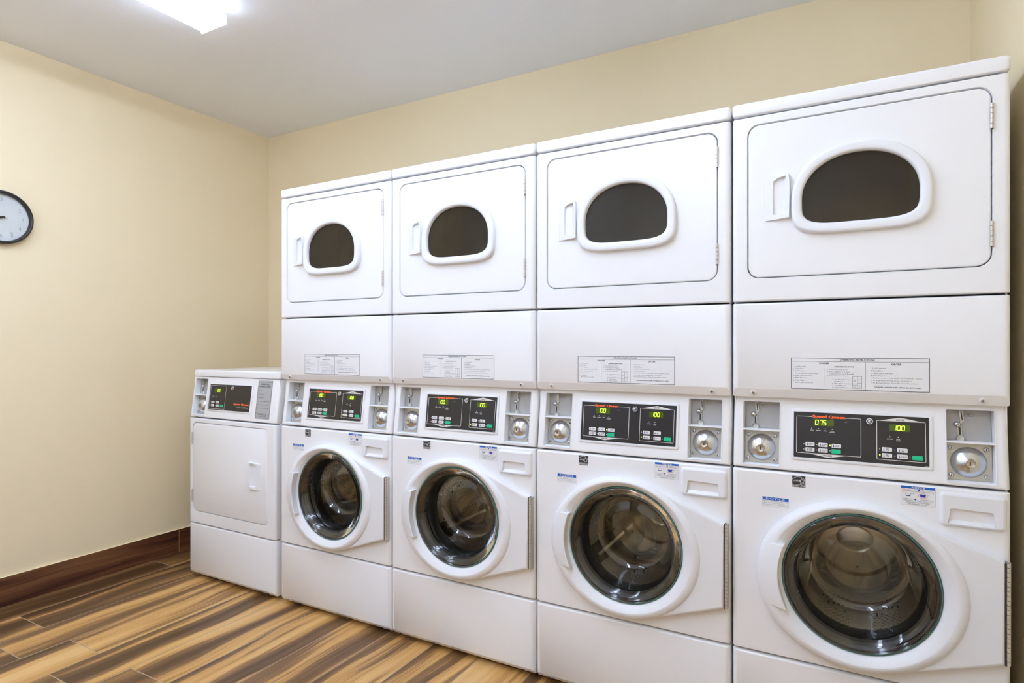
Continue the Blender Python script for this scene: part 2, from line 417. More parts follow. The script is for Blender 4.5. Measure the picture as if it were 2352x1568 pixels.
def washer_display_mb(txt, x0):
    b=MB(); b.box(.2305,.2835,-.0022,-.0010,1.0040,1.0240,'led_win')
    slot_digits(b, txt, x0, 1.0070, .0072, .0135, -.0026, 'led'); b.xf(tilt); return b
def dryer_display_mb(txt, x0, dx=0):
    b=MB(); b.box(.422+dx,.470+dx,-.0022,-.0010,1.0005,1.0195,'led_win')
    slot_digits(b, txt, x0, 1.0035, .0070, .0130, -.0026, 'led'); b.xf(tilt); return b

def button_mb(x0,x1,z0,z1,lines,m='button'):
    b=MB(); b.loft([rr(x0,x1,z0,z1,.002,-.0012,3),rr(x0,x1,z0,z1,.002,-.0022,3),rr(x0+.0004,x1-.0004,z0+.0004,z1-.0004,.0018,-.0026,3)],m,False,True)
    if m=='button':
        h=.0022; n=len(lines); zc=(z0+z1)/2; tot=n*h+(n-1)*.0009
        for i,t in enumerate(lines): b.text(t,x0+.0095,zc+tot/2-h-i*(h+.0009),h,-.0029,'ink',w=min(.0135,.0021*len(t)),bold=.02)
        b.line(x0+.005,z0+.0025,x0+.005,z1-.0025,.0016,-.0029,'ink'); b.flat([(x0+.0036,z0+.002),(x0+.0064,z0+.002),(x0+.0064,z0+.0042),(x0+.0036,z0+.0042)],-.0029,'ink')
    b.xf(tilt); return b
def lock_mb(cx,cz,r=.0095):
    b=MB(); b.revolve(cx,cz,[(r,-.001),(r,-.006),(r*.9,-.0075),(r*.62,-.0075),(r*.58,-.005)],'chrome',28)
    b.revolve(cx,cz,[(r*.58,-.005),(r*.50,-.003)],'ink',28,False); b.revolve(cx,cz,[(r*.46,-.003),(r*.44,-.0085),(r*.1,-.009)],'chrome',28,True)
    b.box(cx+.0008,cx+r*.5,-.0098,-.008,cz-.001,cz+.001,'ink'); b.xf(tilt); return b
def lightdot(b,x,z,m='ink_white',r=.0013,y=-.0017):
    b.flat([(x+r*cos(2*pi*k/10),z+r*sin(2*pi*k/10)) for k in range(10)],y,m)

def coin_box(root, o, x0, x1, right=False):
    z0,zd,z1=.873,.979,1.071; D=.032
    b=MB()
    # lip and walls of the recess
    b.loft([rr(x0,x1,z0,z1,.004,.0005,3),rr(x0,x1,z0,z1,.004,-.0012,3),rr(x0+.002,x1-.002,z0+.002,z1-.002,.003,-.0014,3),rr(x0+.0035,x1-.0035,z0+.0035,z1-.0035,.002,.001,3),rr(x0+.0045,x1-.0045,z0+.0045,z1-.0045,.001,D,3)],'plastic',False,True)
    b.box(x0+.002,x1-.002,-.0012,D,zd,zd+.0045,'plastic')
    b.xf(tilt); cb=b.build('coin_box',root,o,ang=30)
    # upper plate with the slot
    b=MB(); b.box(x0+.0055,x1-.0055,D-.003,D-.001,zd+.005,z1-.005,'grey_plate')
    cx=x0+.0415; y=D-.0045
    hx=[(cx+.004,1.053),(cx+.0065,1.0575),(cx+.0235,1.0575),(cx+.0275,1.053),(cx+.0235,1.0485),(cx+.0065,1.0485)]
    for i in range(6): b.line(*hx[i],*hx[(i+1)%6],.0005,D-.0034,'ink')
    b.text('25¢',cx+.0115,1.0512,.0038,D-.0034,'ink',bold=.02)
    b.xf(tilt); b.build('coin_plate',cb,o,False)
    b=MB()
    def bar(x,z,X,Z,wd,ya,yb,m):
        dx,dz=X-x,Z-z; L=sqrt(dx*dx+dz*dz); nx,nz=-dz/L*wd/2,dx/L*wd/2
        P=[(x+nx,z+nz),(x-nx,z-nz),(X-nx,Z-nz),(X+nx,Z+nz)]
        b.loft([[(p,ya,q) for p,q in P],[(p,yb,q) for p,q in P]],m,True,True)
    bar(cx-.0035,1.064,cx,1.034,.0085,D-.003,D-.009,'zinc'); bar(cx-.0028,1.062,cx-.0002,1.039,.0024,D-.0088,D-.0094,'ink')
    bar(cx,1.037,cx-.009,1.022,.006,D-.003,D-.007,'zinc')
    b.revolve(cx-.0115,1.0265,[(.0078,D-.003),(.0078,D-.0085),(.0055,D-.0125),(.002,D-.014)],'chrome',24,True)
    b.box(cx-.0145,cx-.0090,D-.0148,D-.0138,1.0262,1.0272,'ink')
    bar(cx-.0065,1.021,cx-.0055,.992,.0095,D-.003,D-.0075,'zinc'); bar(cx-.0065,1.0185,cx-.0058,.9935,.0048,D-.0074,D-.0080,'ink')
    b.revolve(cx-.005,.9895,[(.0095,D-.003),(.0100,D-.009),(.0088,D-.0105),(.0075,D-.0085)],'chrome',24); b.revolve(cx-.005,.9895,[(.0075,D-.0085),(.001,D-.0075)],'zinc',24,True)
    b.xf(lambda x,y,z:(x,y,.9845+(z-.9770)*.55 if (z<1.000 and abs(x-(cx-.005))<.0118 and False) else z))
    b.xf(tilt); b.build('coin_slot',cb,o)
    # lower vault: plate, dome, lock, corner bolts
    b=MB(); b.box(x0+.0055,x1-.0055,D-.004,D-.001,z0+.005,zd-.001,'zinc')
    if not right: pass
    b.xf(tilt); b.build('vault_plate',cb,o,False)
    vx=(x0+x1)/2-.0015; vz=.926
    b=MB(); R=.0405
    b.revolve(vx,vz,[(R,D-.004),(R,D-.0065),(R*.97,D-.0085),(R*.86,D-.014),(R*.7,D-.0195),(R*.5,D-.024),(R*.33,D-.0262),(.0125,D-.0267)],'chrome',56)
    b.xf(tilt); b.build('vault_dome',cb,o,ang=50)
    b=MB(); b.revolve(vx,vz,[(.0125,D-.026),(.0118,D-.031),(.0105,D-.0318),(.009,D-.0312),(.001,D-.0312)],'brass',28,True)
    b.box(vx-.0013,vx+.0013,D-.0318,D-.0305,vz-.005,vz+.005,'ink')
    for s_ in (-1,1): lightdot(b,vx+s_*.0058,vz,'chrome',.0013,D-.0322)
    b.xf(tilt); b.build('vault_lock',cb,o)
    for sx in (-1,1):
        for sz in (-1,1):
            b=MB(); X=vx+sx*.0385; Z=vz+sz*.0360
            b.revolve(X,Z,[(.0062,D-.004),(.0062,D-.0062),(.0045,D-.0085),(.001,D-.0092)],'chrome',16,True)
            b.box(X-.0008,X+.0008,D-.0098,D-.0085,Z-.003,Z+.003,'ink'); b.xf(tilt); b.build('bolt',cb,o)
    return cb
def coin_holes(x0,x1):
    f=lambda x,y,z:(x,y,z)
    return [rr(x0,x1,.873,1.071,.004,0,3)]

def screw(root,o,x,y,z,ax=0.6):
    b=MB(); b.revolve(x,z,[(.0105,y+.0012),(.0075,y+.0002),(.0055,y-.0005),(.0050,y-.0030),(.003,y-.0042),(.001,y-.0045)],'enamel',20)
    b.revolve(x,z,[(.0052,y-.0006),(.0050,y-.0032),(.003,y-.0044),(.001,y-.0047)],'chrome',20,True)
    b.box(x-.0006,x+.0006,y-.0054,y-.0045,z-.0028,z+.0028,'ink')
    b.xf(lambda X,Y,Z:(X,Y-(Z-z)*ax,Z)); return b.build('screw',root,o)

def body(root,o,x0,x1,z0,z1):
    b=MB(); t=.004; ya,yb=.03,.70
    b.box(x0,x0+t,ya,yb,z0,z1,'enamel'); b.box(x1-t,x1,ya,yb,z0,z1,'enamel')
    b.box(x0+t,x1-t,ya,yb,z1-t,z1,'enamel'); b.box(x0+t,x1-t,ya,yb,z0,z0+t,'enamel'); b.box(x0+t,x1-t,yb-t,yb,z0+t,z1-t,'enamel')
    return b.build('cabinet',root,o,False)
def feet(root,o,x0,x1,z1):
    for x in (x0+.04,x1-.04):
        for y in (.09,.64):
            b=MB(); b.cyl((x,y,0),.021,.010,'z','black',18); b.cyl((x,y,.01),.008,z1-.01,'z','hinge',12); b.build('levelling_foot',root,o)

def hinge_mb(x,y,z0,z1,n=5,r=.0042):
    b=MB(); h=(z1-z0)/n
    for k in range(n): b.cyl((x,y,z0+k*h+.0006),r,h-.0012,'z','hinge',12)
    b.cyl((x,y,z0),r*.6,z1-z0,'z','ink',8); return b

def handle_mb(x0,x1,z0,z1,m='plastic',mirror=False):
    """wedge grip: flush on one side, proud on the other, with a sloping pocket"""
    b=MB(); W=x1-x0; H=z1-z0
    P=lambda u,v:(x0+u*W,z0+v*H)
    yo=lambda x: -.0012-.0135*((x-x0)/W)
    def L(pts,fy): return [(p[0],fy(*p),p[1]) for p in pts]
    n=8
    out=[]
    for u,v in [(0,0.0),(.5,.012),(1,.03),(1.015,.3),(1.02,.5),(1.015,.8),(.99,1),(.5,.985),(0,.955),(-.012,.7),(-.015,.5),(-.01,.2)]: out.append(P(u,v))
    q=[P(u,v) for u,v in [(.36,.13),(.52,.105),(.90,.105),(.95,.35),(.955,.55),(.94,.80),(.86,.965),(.55,.945),(.37,.88),(.345,.7),(.34,.5),(.345,.25)]]
    b.loft([L(out,lambda x,z:.001), L(out,lambda x,z:yo(x)+.002),L([(x0+W/2+(x-x0-W/2)*.97,z0+H/2+(z-z0-H/2)*.985) for x,z in out],lambda x,z:yo(x))],m)
    in0=[(x0+W/2+(x-x0-W/2)*.97,z0+H/2+(z-z0-H/2)*.985) for x,z in out]
    A=L(in0,lambda x,z:yo(x)); Bq=L(q,lambda x,z:yo(x))
    b.loft([A,Bq],m)
    def deep(x,z):
        u=(x-x0)/W; return yo(x)+ max(0,(.93-u)/.6)*.040
    qc=[(x0+W*.65+(x-x0-W*.65)*.93,z0+H*.5+(z-z0-H*.5)*.95) for x,z in q]
    b.loft([Bq,L(qc,deep)],m,False,True)
    if mirror: b.xf(lambda x,y,z:(x0+x1-x,y,z))
    return b

# ------------------------------------------------------------------ stacked washer and dryer
def make_stack():
    o=(.345,.35,0); root=empty('stacked_washer_dryer',(.345,.35,0))
    a,c=.0035,.6865
    body(root,o,.0055,.6845,.03,1.951); feet(root,o,.0055,.6845,.03)
    # top cover
    b=MB(); panel(b,a-.001,c+.001,1.956,1.997,-.002,'enamel',side=.012,top=.009,bot=.003,ry=.010,depth=.705,back=True,cr=.010); b.build('top_cover',root,o)
    # dryer front frame with door opening
    dx0,dx1,dz0,dz1=.050,.646,1.4525,1.9215; g=.0042
    hole=[rr(dx0-g,dx1+g,dz0-g,dz1+g,.036,0,8),rr(dx0-g+.0012,dx1+g-.0012,dz0-g+.0012,dz1+g-.0012,.035,.0025,8),rr(dx0-g+.0012,dx1+g-.0012,dz0-g+.0012,dz1+g-.0012,.035,.022,8)]
    b=MB(); panel(b,a,c,1.3795,1.9515,0,'enamel',side=.014,top=.004,bot=.004,holes=[hole]); b.build('dryer_front',root,o)
    b=MB(); b.box(dx0-.02,dx1+.02,.0222,.0235,dz0-.02,dz1+.02,'dark_inside')
    # opening in the bulkhead is only behind the window
    b=MB(); b.holed(rr(dx0-.02,dx1+.02,dz0-.02,dz1+.02,.03,.0225,6),[dshape(.3445,.16,1.69,.12,.10,.0225)],'inner_white'); b.build('bulkhead',root,o)
    b=MB(); b.revolve(.345,1.69,[(.235,.03),(.235,.05),(.30,.06),(.30,.30),(.28,.30),(.27,.32),(.05,.34)],'drum_steel',56,True); b.build('dryer_drum',root,o)
    # dryer door
    hw=[dshape(.3445,.155,1.675,.132,.086,.001),dshape(.3445,.155,1.675,.132,.086,.016)]
    loops=[rr(dx0,dx1,dz0,dz1,.032,.018,8),rr(dx0,dx1,dz0,dz1,.032,.0045,8),rr(dx0+.0008,dx1-.0008,dz0+.0008,dz1-.0008,.0315,.0022,8),rr(dx0+.003,dx1-.003,dz0+.003,dz1-.003,.030,.001,8)]
    b=MB(); b.loft(loops,'enamel'); b.holed(loops[-1],[hw[0]],'enamel'); b.loft(hw,'enamel'); door=b.build('dryer_door',root,o)
    N=72
    D=lambda ins,y:dshape(.3455,.1745-ins,1.675,.1515-ins,.1055-ins*1.05,y,N,2.12,4.4)
    b=MB(); b.loft([D(0,.002),D(.0003,-.009),D(.0015,-.0135),D(.0040,-.0160),D(.0085,-.0170),D(.0215,-.0165),D(.0255,-.0150),D(.0280,-.0115),D(.0290,-.006),D(.0293,.004)],'plastic'); b.build('window_frame',door,o,ang=45)
    b=MB(); L=D(.0285,-.002); b.add(L,[tuple(range(len(L)))],'smoked_glass'); b.build('window_glass',door,o,False)
    handle_mb(.096,.166,1.622,1.757).build('door_handle',door,o,ang=30)
    for z0 in (1.809,1.501): hinge_mb(dx1+.001,-.0025,z0,z0+.067).build('hinge',door,o)
    # lower dryer access panel
    b=MB(); panel(b,a,c,1.0835,1.3745,0,'enamel',side=.014,top=.006,bot=.027,ry=.014,slope=True); ap=b.build('access_panel',root,o)
    for x in (.064,.629): screw(ap,o,x,.0058,1.0955,.5)
    # instruction label
    b=MB(); y=-.0004; b.box(.1705,.5135,-.0003,.0002,1.1135,1.2065,'sticker'); y=-.0007
    b.frame(.1705,.5135,1.1135,1.2065,.0014,y,'ink'); b.line(.1705,1.1955,.5135,1.1955,.0007,y,'ink'); b.line(.362,1.1135,.362,1.1955,.0013,y,'ink')
    b.line(.258,1.126,.258,1.182,.0008,y,'ink')
    b.text('OPERATING INSTRUCTIONS',.342,1.1982,.0052,y,'ink',w=.087,bold=.02,align='C')
    b.text('WASHER',.258,1.1878,.0052,y,'ink',w=.027,bold=.02,align='C'); b.text('DRYER',.4375,1.1866,.0052,y,'ink',w=.0235,bold=.02,align='C')
    def ln(t,x,z,w,h=.0036,bold=0): b.text(t,x,z-h/2,h,y,'ink',w=w,bold=bold)
    for t,x,z,w_ in [('1. Load Laundry',.1765,1.1805,.0335),('2. Close Door',.1765,1.1740,.028),('3. Add Supplies',.1765,1.1670,.033),('(See Dispenser Instructions)',.182,1.1600,.060),('4. Make Cycle Selection',.1765,1.1530,.050),('5. Make Payment',.1765,1.1462,.036),('6. Press Start',.1765,1.1392,.029),('(Door Must be Closed)',.182,1.1320,.047)]: ln(t,x,z,w_)
    ln('DISPENSER INSTRUCTIONS',.285,1.1808,.049,bold=.02)
    for t,x,z,w_ in [('1. Open Dispenser Door',.2665,1.1724,.052),('2. Load Supplies in Proper',.2665,1.1660,.057),('Compartment (as Indicated)',.271,1.1600,.062),('3. Close Dispenser Door',.2665,1.1540,.052),('A. Pre-Wash Detergent',.280,1.1430,.047),('(If Offered)',.2845,1.1374,.022),('B. Main Wash Detergent',.280,1.1318,.049),('C. Liquid Bleach',.280,1.1262,.034),('D. Fabric Softener',.280,1.1208,.038)]: ln(t,x,z,w_)
    b.frame(.331,.354,1.119,1.1535,.0006,y,'ink'); b.line(.343,1.119,.343,1.1535,.0006,y,'ink'); b.line(.331,1.129,.343,1.129,.0006,y,'ink'); b.line(.343,1.134,.354,1.134,.0006,y,'ink')
    for t,x,z in [('D',.337,1.141),('A',.3485,1.144),('C',.337,1.124),('B',.3485,1.1265)]: b.text(t,x,z-.0016,.0033,y,'ink',align='C')
    for t,z,w_ in [('1. Load Laundry',1.1780,.036),('2. Close Door',1.1710,.0295),('3. Make Cycle Selection',1.1635,.054),('4. Make Payment',1.1565,.038),('5. To Start Dryer - Press Start - Door Must be Closed',1.1500,.120),('6. To Stop Dryer During Cycle - Open Door',1.1430,.097),('7. To Restart Dryer - Close Door and Press Start',1.1363,.110)]: ln(t,.3755,z,w_,.0038)
    ln('(CLEAN LINT FILTER AFTER EACH LOAD)',.384,1.1245,.111,.0046,.02); ln('F8455901',.500,1.1165,.010,.0014)
    b.build('instruction_label',root,o,False)
    # console
    H=[[rr(x0,x1,.873,1.071,.004,0,3)] for x0,x1 in ((.030,.140),(.5505,.6605))]
    b=MB(); panel(b,a,c,.8645,1.090,0,'enamel',side=.014,top=.002,bot=.006,ry=.012,depth=.06,holes=H); b.xf(tilt); b.build('control_console',root,o)
    coin_box(root,o,.030,.140); coin_box(root,o,.5505,.6605,True)
    # control panel
    b=MB(); b.loft([rr(.1685,.5225,.9005,1.0505,.006,.0005,4),rr(.1685,.5225,.9005,1.0505,.006,-.0028,4),rr(.1700,.5210,.902,1.049,.005,-.0036,4),rr(.1765,.5145,.9075,1.0430,.0015,-.0036,4),rr(.1772,.5138,.9082,1.0423,.001,-.0010,4)],'plastic')
    b.add(rr(.1772,.5138,.9082,1.0423,.001,-.0010,4),[tuple(range(20))],'black_panel'); b.xf(tilt); cp=b.build('control_panel',root,o,ang=30)
    b=MB(); y=-.0014
    W_='ink_white'
    # washer outline with gap for the brand and pointed tab
    def oline(pts,t=.0013,closed=False):
        for i in range(len(pts)-(0 if closed else 1)): b.line(*pts[i],*pts[(i+1)%len(pts)],t,y,W_)
    oline([(.226,1.0300),(.1865,1.0300),(.1845,1.028),(.1845,.924),(.1865,.9220),(.350,.9220),(.352,.924),(.352,1.028),(.350,1.0300),(.312,1.0300)])
    b.flat([(.216,.9220),(.267,.9125),(.318,.9220)],y,W_); b.text('WASHER',.267,.9158,.0048,y-.0003,'ink',w=.024,bold=.02,align='C')
    oline([(.393,1.0290),(.391,1.027),(.391,.922),(.393,.9200),(.504,.9200),(.506,.922),(.506,1.027),(.504,1.0290)])
    b.flat([(.3925,1.0280),(.5045,1.0280),(.4485,1.0392)],y,W_); b.line(.3925,1.0285,.5045,1.0285,.0013,y,W_); b.text('DRYER',.4485,1.0300,.0045,y-.0003,'ink',w=.020,bold=.02,align='C')
    b.text('Speed Queen',.227,1.0250,.0106,y-.0004,'orange',w=.0855,bold=.045)
    b.text('MODEL',.309,1.017,.0016,y,'label_grey',w=.009)
    for x,t in ((.225,['WASH']),(.243,['RINSE']),(.261,['SPIN']),(.279,['DOOR','LOCKED'])):
        lightdot(b,x,.9955)
        for i,q in enumerate(t): b.text(q,x,.9885-i*.0036,.0026,y,W_,w=.0024*len(q),align='C',bold=.03)
    for x,t in ((.4225,['DRYING']),(.4425,['COOL','DOWN'])):
        lightdot(b,x,.9845,r=.0015)
        for i,q in enumerate(t): b.text(q,x,.9770-i*.0036,.0026,y,W_,w=.0024*len(q),align='C',bold=.03)
    for x in (.2045,.2390,.2735):
        for z in (.9485,.9330): 
            if not (x==.2735 and z==.9485): lightdot(b,x,z)
    for x,z in ((.398,.949),(.434,.9485),(.434,.932),(.4695,.931)): lightdot(b,x,z)
    b.text('F8451501',.503,.9100,.0014,y,W_,w=.009); b.xf(tilt); b.build('printed_lettering',cp,o,False)
    for x,z in ((.2735,.9485),(.398,.9325)):
        b=MB(); lightdot(b,x,z,'led',.0018,-.0018); b.xf(tilt); b.build('indicator_light',cp,o,False)
    for x0,z0,t in ((.2085,.9430,['NORMAL','HOT']),(.2430,.9430,['NORMAL','WARM']),(.2775,.9425,['NORMAL','COLD']),(.2085,.9272,['PERM','PRESS','WARM']),(.2430,.9270,['DELICATES','COLD'])):
        button_mb(x0,x0+.0245,z0,z0+.0115,t).build('button',cp,o)
    button_mb(.2770,.3015,.9263,.9383,[],'green').build('start_button',cp,o)
    for x0,z0,t in ((.4030,.9430,['HIGH','TEMP']),(.4395,.9430,['LOW','TEMP']),(.4030,.9265,['MED','TEMP']),(.4395,.9260,['DELICATES'])):
        button_mb(x0,x0+.0245,z0,z0+.0115,t).build('button',cp,o)
    button_mb(.4745,.4990,.9250,.9370,[],'green').build('start_button',cp,o)
    washer_display_mb('100',.2385).build('washer_display',cp,o,False)
    dryer_display_mb('100',.4300).build('dryer_display',cp,o,False)
    lock_mb(.3735,1.0255).build('key_lock',cp,o)
    # washer front
    gx,gz=.3445,.565
    b=MB(); panel(b,a,c,.3005,.8595,0,'enamel',side=.014,top=.006,bot=.004,ry=.012,holes=[[circ(gx,gz,.190,0),circ(gx,gz,.188,.04)]]); b.build('washer_front',root,o)
    # toe panel
    b=MB(); panel(b,a,c,.0200,.2945,0,'enamel',side=.014,top=.006,bot=.018,ry=.016,slope=True); tp=b.build('toe_panel',root,o)
    for x in (.055,.640): screw(tp,o,x,.0075,.0285,.7)
    # drum and gasket
    b=MB(); b.revolve(gx,gz,[(.188,.035),(.176,.050),(.170,.075),(.176,.090),(.205,.100)],'gasket',64); b.build('gasket',root,o,ang=60)
    b=MB(); b.revolve(0+gx,gz,[(.178,.098),(.200,.104),(.238,.112),(.240,.125),(.240,.46),(.232,.475)],'drum',80)
    b.revolve(gx,gz,[(.232,.475),(.20,.480),(.195,.470),(.14,.470),(.13,.480),(.06,.480),(.055,.470),(.045,.468)],'drum_steel',64,True)
    for k in range(3):
        t=radians(95+120*k); L=[]
        for y in (.14,.45):
            L.append([(gx+r*cos(t+d),y,gz+r*sin(t+d)) for r,d in ((.241,-.16),(.215,-.09),(.185,-.03),(.185,.03),(.215,.09),(.241,.16))])
        b.loft(L,'drum_steel',True,True)
    b.build('washer_drum',root,o,ang=40)
    # washer door
    ex,ez,ra,rb=.339,.557,.265,.2385; N=96
    def E(f,y):
        L=[]
        for k in range(N):
            t=2*pi*k/N; X,Z=ex+ra*cos(t),ez+rb*sin(t); U,V=gx+.1985*cos(t),gz+.1985*sin(t)
            L.append((X*(1-f)+U*f,y,Z*(1-f)+V*f))
        return L
    b=MB(); b.loft([E(0,.001),E(0,-.008),E(.02,-.016),E(.06,-.0235),(E(.12,-.0285)),E(.22,-.0325),E(.36,-.0350),E(.46,-.0355),E(.50,-.0350),E(.75,-.0265),E(.97,-.0185),E(1,-.016),E(1.02,.004)],'plastic')
    # hinge arm
    P=[(.445,.7735),(.672,.6840),(.672,.4180),(.43,.3335)]+[(gx+.229*cos(t*pi/180),gz+.229*sin(t*pi/180)) for t in range(-50,51,10)]
    def PL(s_,y,d=0):
        L=[]
        cx_,cz_=.55,.555
        for x,z in P:
            L.append((x-(d if x>.6 else 0), y, z-(d*sgn(z-cz_) if x>.6 or abs(z-gz)>.205 else 0)))
        return L
    AL=[PL(1,.001),PL(1,-.015),PL(1,-.0205,.0015),PL(1,-.0235,.004),PL(1,-.0245,.008)]; b.loft(AL,'plastic'); b.holed(AL[-1],[],'plastic')
    door=b.build('washer_door',root,o,ang=40)
    # grip
    b=MB(); zs=[.470+(.648-.470)*k/20 for k in range(21)]
    def xo(z): return ex-ra*sqrt(max(0,1-((z-ez)/rb)**2))
    def xi(z): return gx-sqrt(max(0,.2065**2-(z-gz)**2))
    cols=[(0.03,-.004),(0.03,-.0215),(.08,-.026),(.3,-.034),(.6,-.043),(.90,-.0505),(.97,-.0515),(1,-.0495),(1,-.004)]
    loops=[[(xo(z)*(1-f)+xi(z)*f,y,z+( (z-.559)*.06*f)) for z in zs] for f,y in cols]
    b.loft(loops,'plastic',closed=False)
    for e in (0,-1): b.add([L[e] for L in loops],[tuple(range(len(loops)))],'plastic')
    b.build('grip',door,o,ang=40)
    b=MB(); b.revolve(gx,gz,[(.1975,-.010),(.1975,-.0175),(.1960,-.0195),(.1935,-.0195)],'teal',72); b.build('glass_edge',door,o)
    b=MB(); b.revolve(gx,gz,[(.1985,-.012),(.194,-.0125),(.188,-.010),(.182,.000),(.179,.018),(.178,.034)],'gloss_black',72); b.build('inner_trim',door,o,ang=60)
    # glass bowl: one thick basin, its floor leaning back towards the drum's foot
    front=[(.1935,-.0190),(.190,-.0225),(.182,-.0240),(.172,-.0200),(.163,-.0080),(.156,.012),(.150,.040),(.144,.066),(.134,.084),(.120,.092),(.104,.090),(.090,.082),(.074,.0785),(.04,.077),(.002,.0765)]
    back=[(.002,.0845),(.04,.085),(.074,.0865),(.088,.090),(.103,.099),(.122,.101),(.139,.093),(.151,.074),(.158,.046),(.165,.016),(.173,-.002),(.184,-.008),(.1935,-.010)]
    L=[]
    for r,y in front+back:
        q=min(1,max(0,(y-.02)/.06)); dz=.020*q
        L.append([(gx+r*cos(2*pi*k/80), y-.14*q*r*sin(2*pi*k/80), gz+dz+r*sin(2*pi*k/80)) for k in range(80)])
    L.append(L[0])
    b=MB(); b.loft(L,'bowl_glass'); b.build('glass_bowl',door,o,ang=60)
    b=hinge_mb(.6775,-.020,.419,.684,22,.0040); b.box(.6712,.6735,-.0225,-.002,.419,.684,'ink'); b.box(.6775,.6835,-.016,-.001,.419,.684,'hinge'); b.build('hinge',door,o)  # dark strip stands in for the shaded gap beside the hinge
    # detergent drawer
    x0,x1,z0,z1=.5345,.6770,.7555,.8475
    def DR(i,y):
        L=rr(x0+i,x1-i,z0+i+.004,z1-i,max(.010-i,.004),y,6); out=[]
        for X,Y,Z in L:
            if Z<(z0+z1)/2: Z-= .006*(1-((X-(x0+x1)/2)/((x1-x0)/2))**2)
            out.append((X,Y,Z))
        return out
    pk=[(.5530,.7660),(.5570,.8035),(.5610,.8070),(.6060,.8060),(.6460,.8045),(.6500,.8010),(.6560,.7650),(.6530,.7630),(.6060,.7615),(.5560,.7635)]
    loops=[DR(0,.001),DR(0,-.003),DR(.0015,-.0065),DR(.004,-.0085),DR(.008,-.0095)]
    b=MB(); b.loft(loops,'plastic'); b.holed(loops[-1],[[(x,-.0095,z) for x,z in pk]],'plastic')
    cx_,cz_=.605,.784
    def deep(s_,k): return [(cx_+(x-cx_)*s_, -.0095+k*max(0,(z-.7635)/.043)*1.0, cz_+(z-cz_)*s_) for x,z in pk]
    b.loft([[(x,-.0095,z) for x,z in pk],deep(.985,.016),deep(.95,.036)],'plastic',False,True)
    b.build('detergent_drawer',root,o,ang=35)
    # stickers
    b=MB(); y=-.0006; b.box(.1735,.2090,-.0004,.0002,.8195,.8530,'ink')
    R=[(.1745,.8420)]+[(.191+.0205*cos(radians(a_)),.830+.0205*sin(radians(a_))) for a_ in range(145,34,-8)]
    for i in range(1,len(R)-1): b.line(*R[i],*R[i+1],.0010,y,'ink_white')
    b.line(.174,.8275,.2085,.8275,.0007,y,'ink_white')
    st=len(b.v); b.text('energy',.1755,.8335,.0075,y,'ink_white',w=.0195,bold=.0); b.xf(lambda X,Y,Z:(X+(Z-.833)*.5,Y,Z+(X-.1755)*.05),st)
    S=[]
    for k in range(10):
        r=.0082 if k%2==0 else .0040; t=radians(96+36*k); S.append((.2000+r*cos(t),.8375+r*sin(t)))
    for k in range(10): b.line(*S[k],*S[(k+1)%10],.0009,y-.0001,'ink_white')
    b.text('ENERGY STAR',.1745,.8208,.0048,y,'ink_white',w=.0335,bold=.02); b.build('energy_sticker',root,o,False)
    b=MB(); X0,X1,Z0,Z1=.0905,.1640,.7510,.7805; b.box(X0,X1,-.0004,.0002,Z0,Z1,'sticker'); b.box(X0,X1,-.0006,-.0004,Z1-.0095,Z1,'blue'); b.frame(X0,X1,Z0,Z1,.0005,-.0007,'label_grey')
    b.text('NOTICE',(X0+X1)/2,Z1-.0078,.0062,-.0008,'ink_white',w=.052,bold=.0,align='C')
    for i,(t,w_) in enumerate([('DOOR LOCK LIGHT must go out',.066),('before attempting to open door.',.061),('To open, push door in then pull out.',.069)]): b.text(t,X0+.0022,Z1-.0140-i*.0052,.0030,-.0007,'ink',w=w_)
    b.build('notice_sticker',root,o,False)
    b=MB(); X0,X1,Z0,Z1=.4475,.5260,.8020,.8545; b.box(X0,X1,-.0004,.0002,Z0,Z1,'sticker'); b.box(X0,X1,-.0006,-.0004,Z1-.0070,Z1,'blue'); b.frame(X0,X1,Z0,Z1,.0005,-.0007,'label_grey')
    b.text('NOTICE',(X0+X1)/2+.001,Z1-.0062,.0050,-.0008,'ink_white',w=.031,bold=.03,align='C')
    y=-.0007; xc=(X0+X1)/2
    b.text('High Efficiency',X0+.003,Z1-.0112,.0026,y,'red',w=.034); lightdot(b,xc+.002,Z1-.0098,'label_blue',.0022,y); b.text('detergent is',xc+.008,Z1-.0112,.0026,y,'ink',w=.026)
    b.text('RECOMMENDED FOR BEST PERFORMANCE',xc,Z1-.0156,.0026,y,'ink',w=.071,align='C')
    for i,(t,w_) in enumerate([('DETERGENT, AVOID',.030),('OVERSUDSING BY USING ONLY 1/3 THE',.068),('DETERGENT MANUFACTURERS',.054),('RECOMMENDED AMOUNT.',.044)]): b.text(t,xc+(.021 if i==0 else 0),Z0+.0155-i*.0045,.0026,y,'ink',w=w_,align='C')
    b.text('IF USING NON',X0+.004,Z0+.0155,.0026,y,'ink',w=.024); lightdot(b,xc-.006,Z0+.0166,'label_blue',.0022,y)
    cz=Z0+.0270; q=[(X0+.011,cz+.0050),(X0+.0125,cz-.0025),(X0+.0215,cz-.0025),(X0+.023,cz+.0050)]
    for i in range(3): b.line(*q[i],*q[i+1],.0007,y,'ink')
    b.line(X0+.011,cz+.0050,X0+.032,cz+.0046,.0005,y,'ink'); b.flat([(X0+.0122,cz-.0005),(X0+.0125,cz-.0025),(X0+.0215,cz-.0025),(X0+.0218,cz-.0005)],y,'label_blue')
    b.flat([(X0+.0435,cz+.0045),(X0+.0450,cz-.0030),(X0+.0560,cz-.0030),(X0+.0575,cz+.0045)],y,'label_blue'); b.line(X0+.0570,cz+.0045,X0+.066,cz+.0040,.0005,y,'ink')
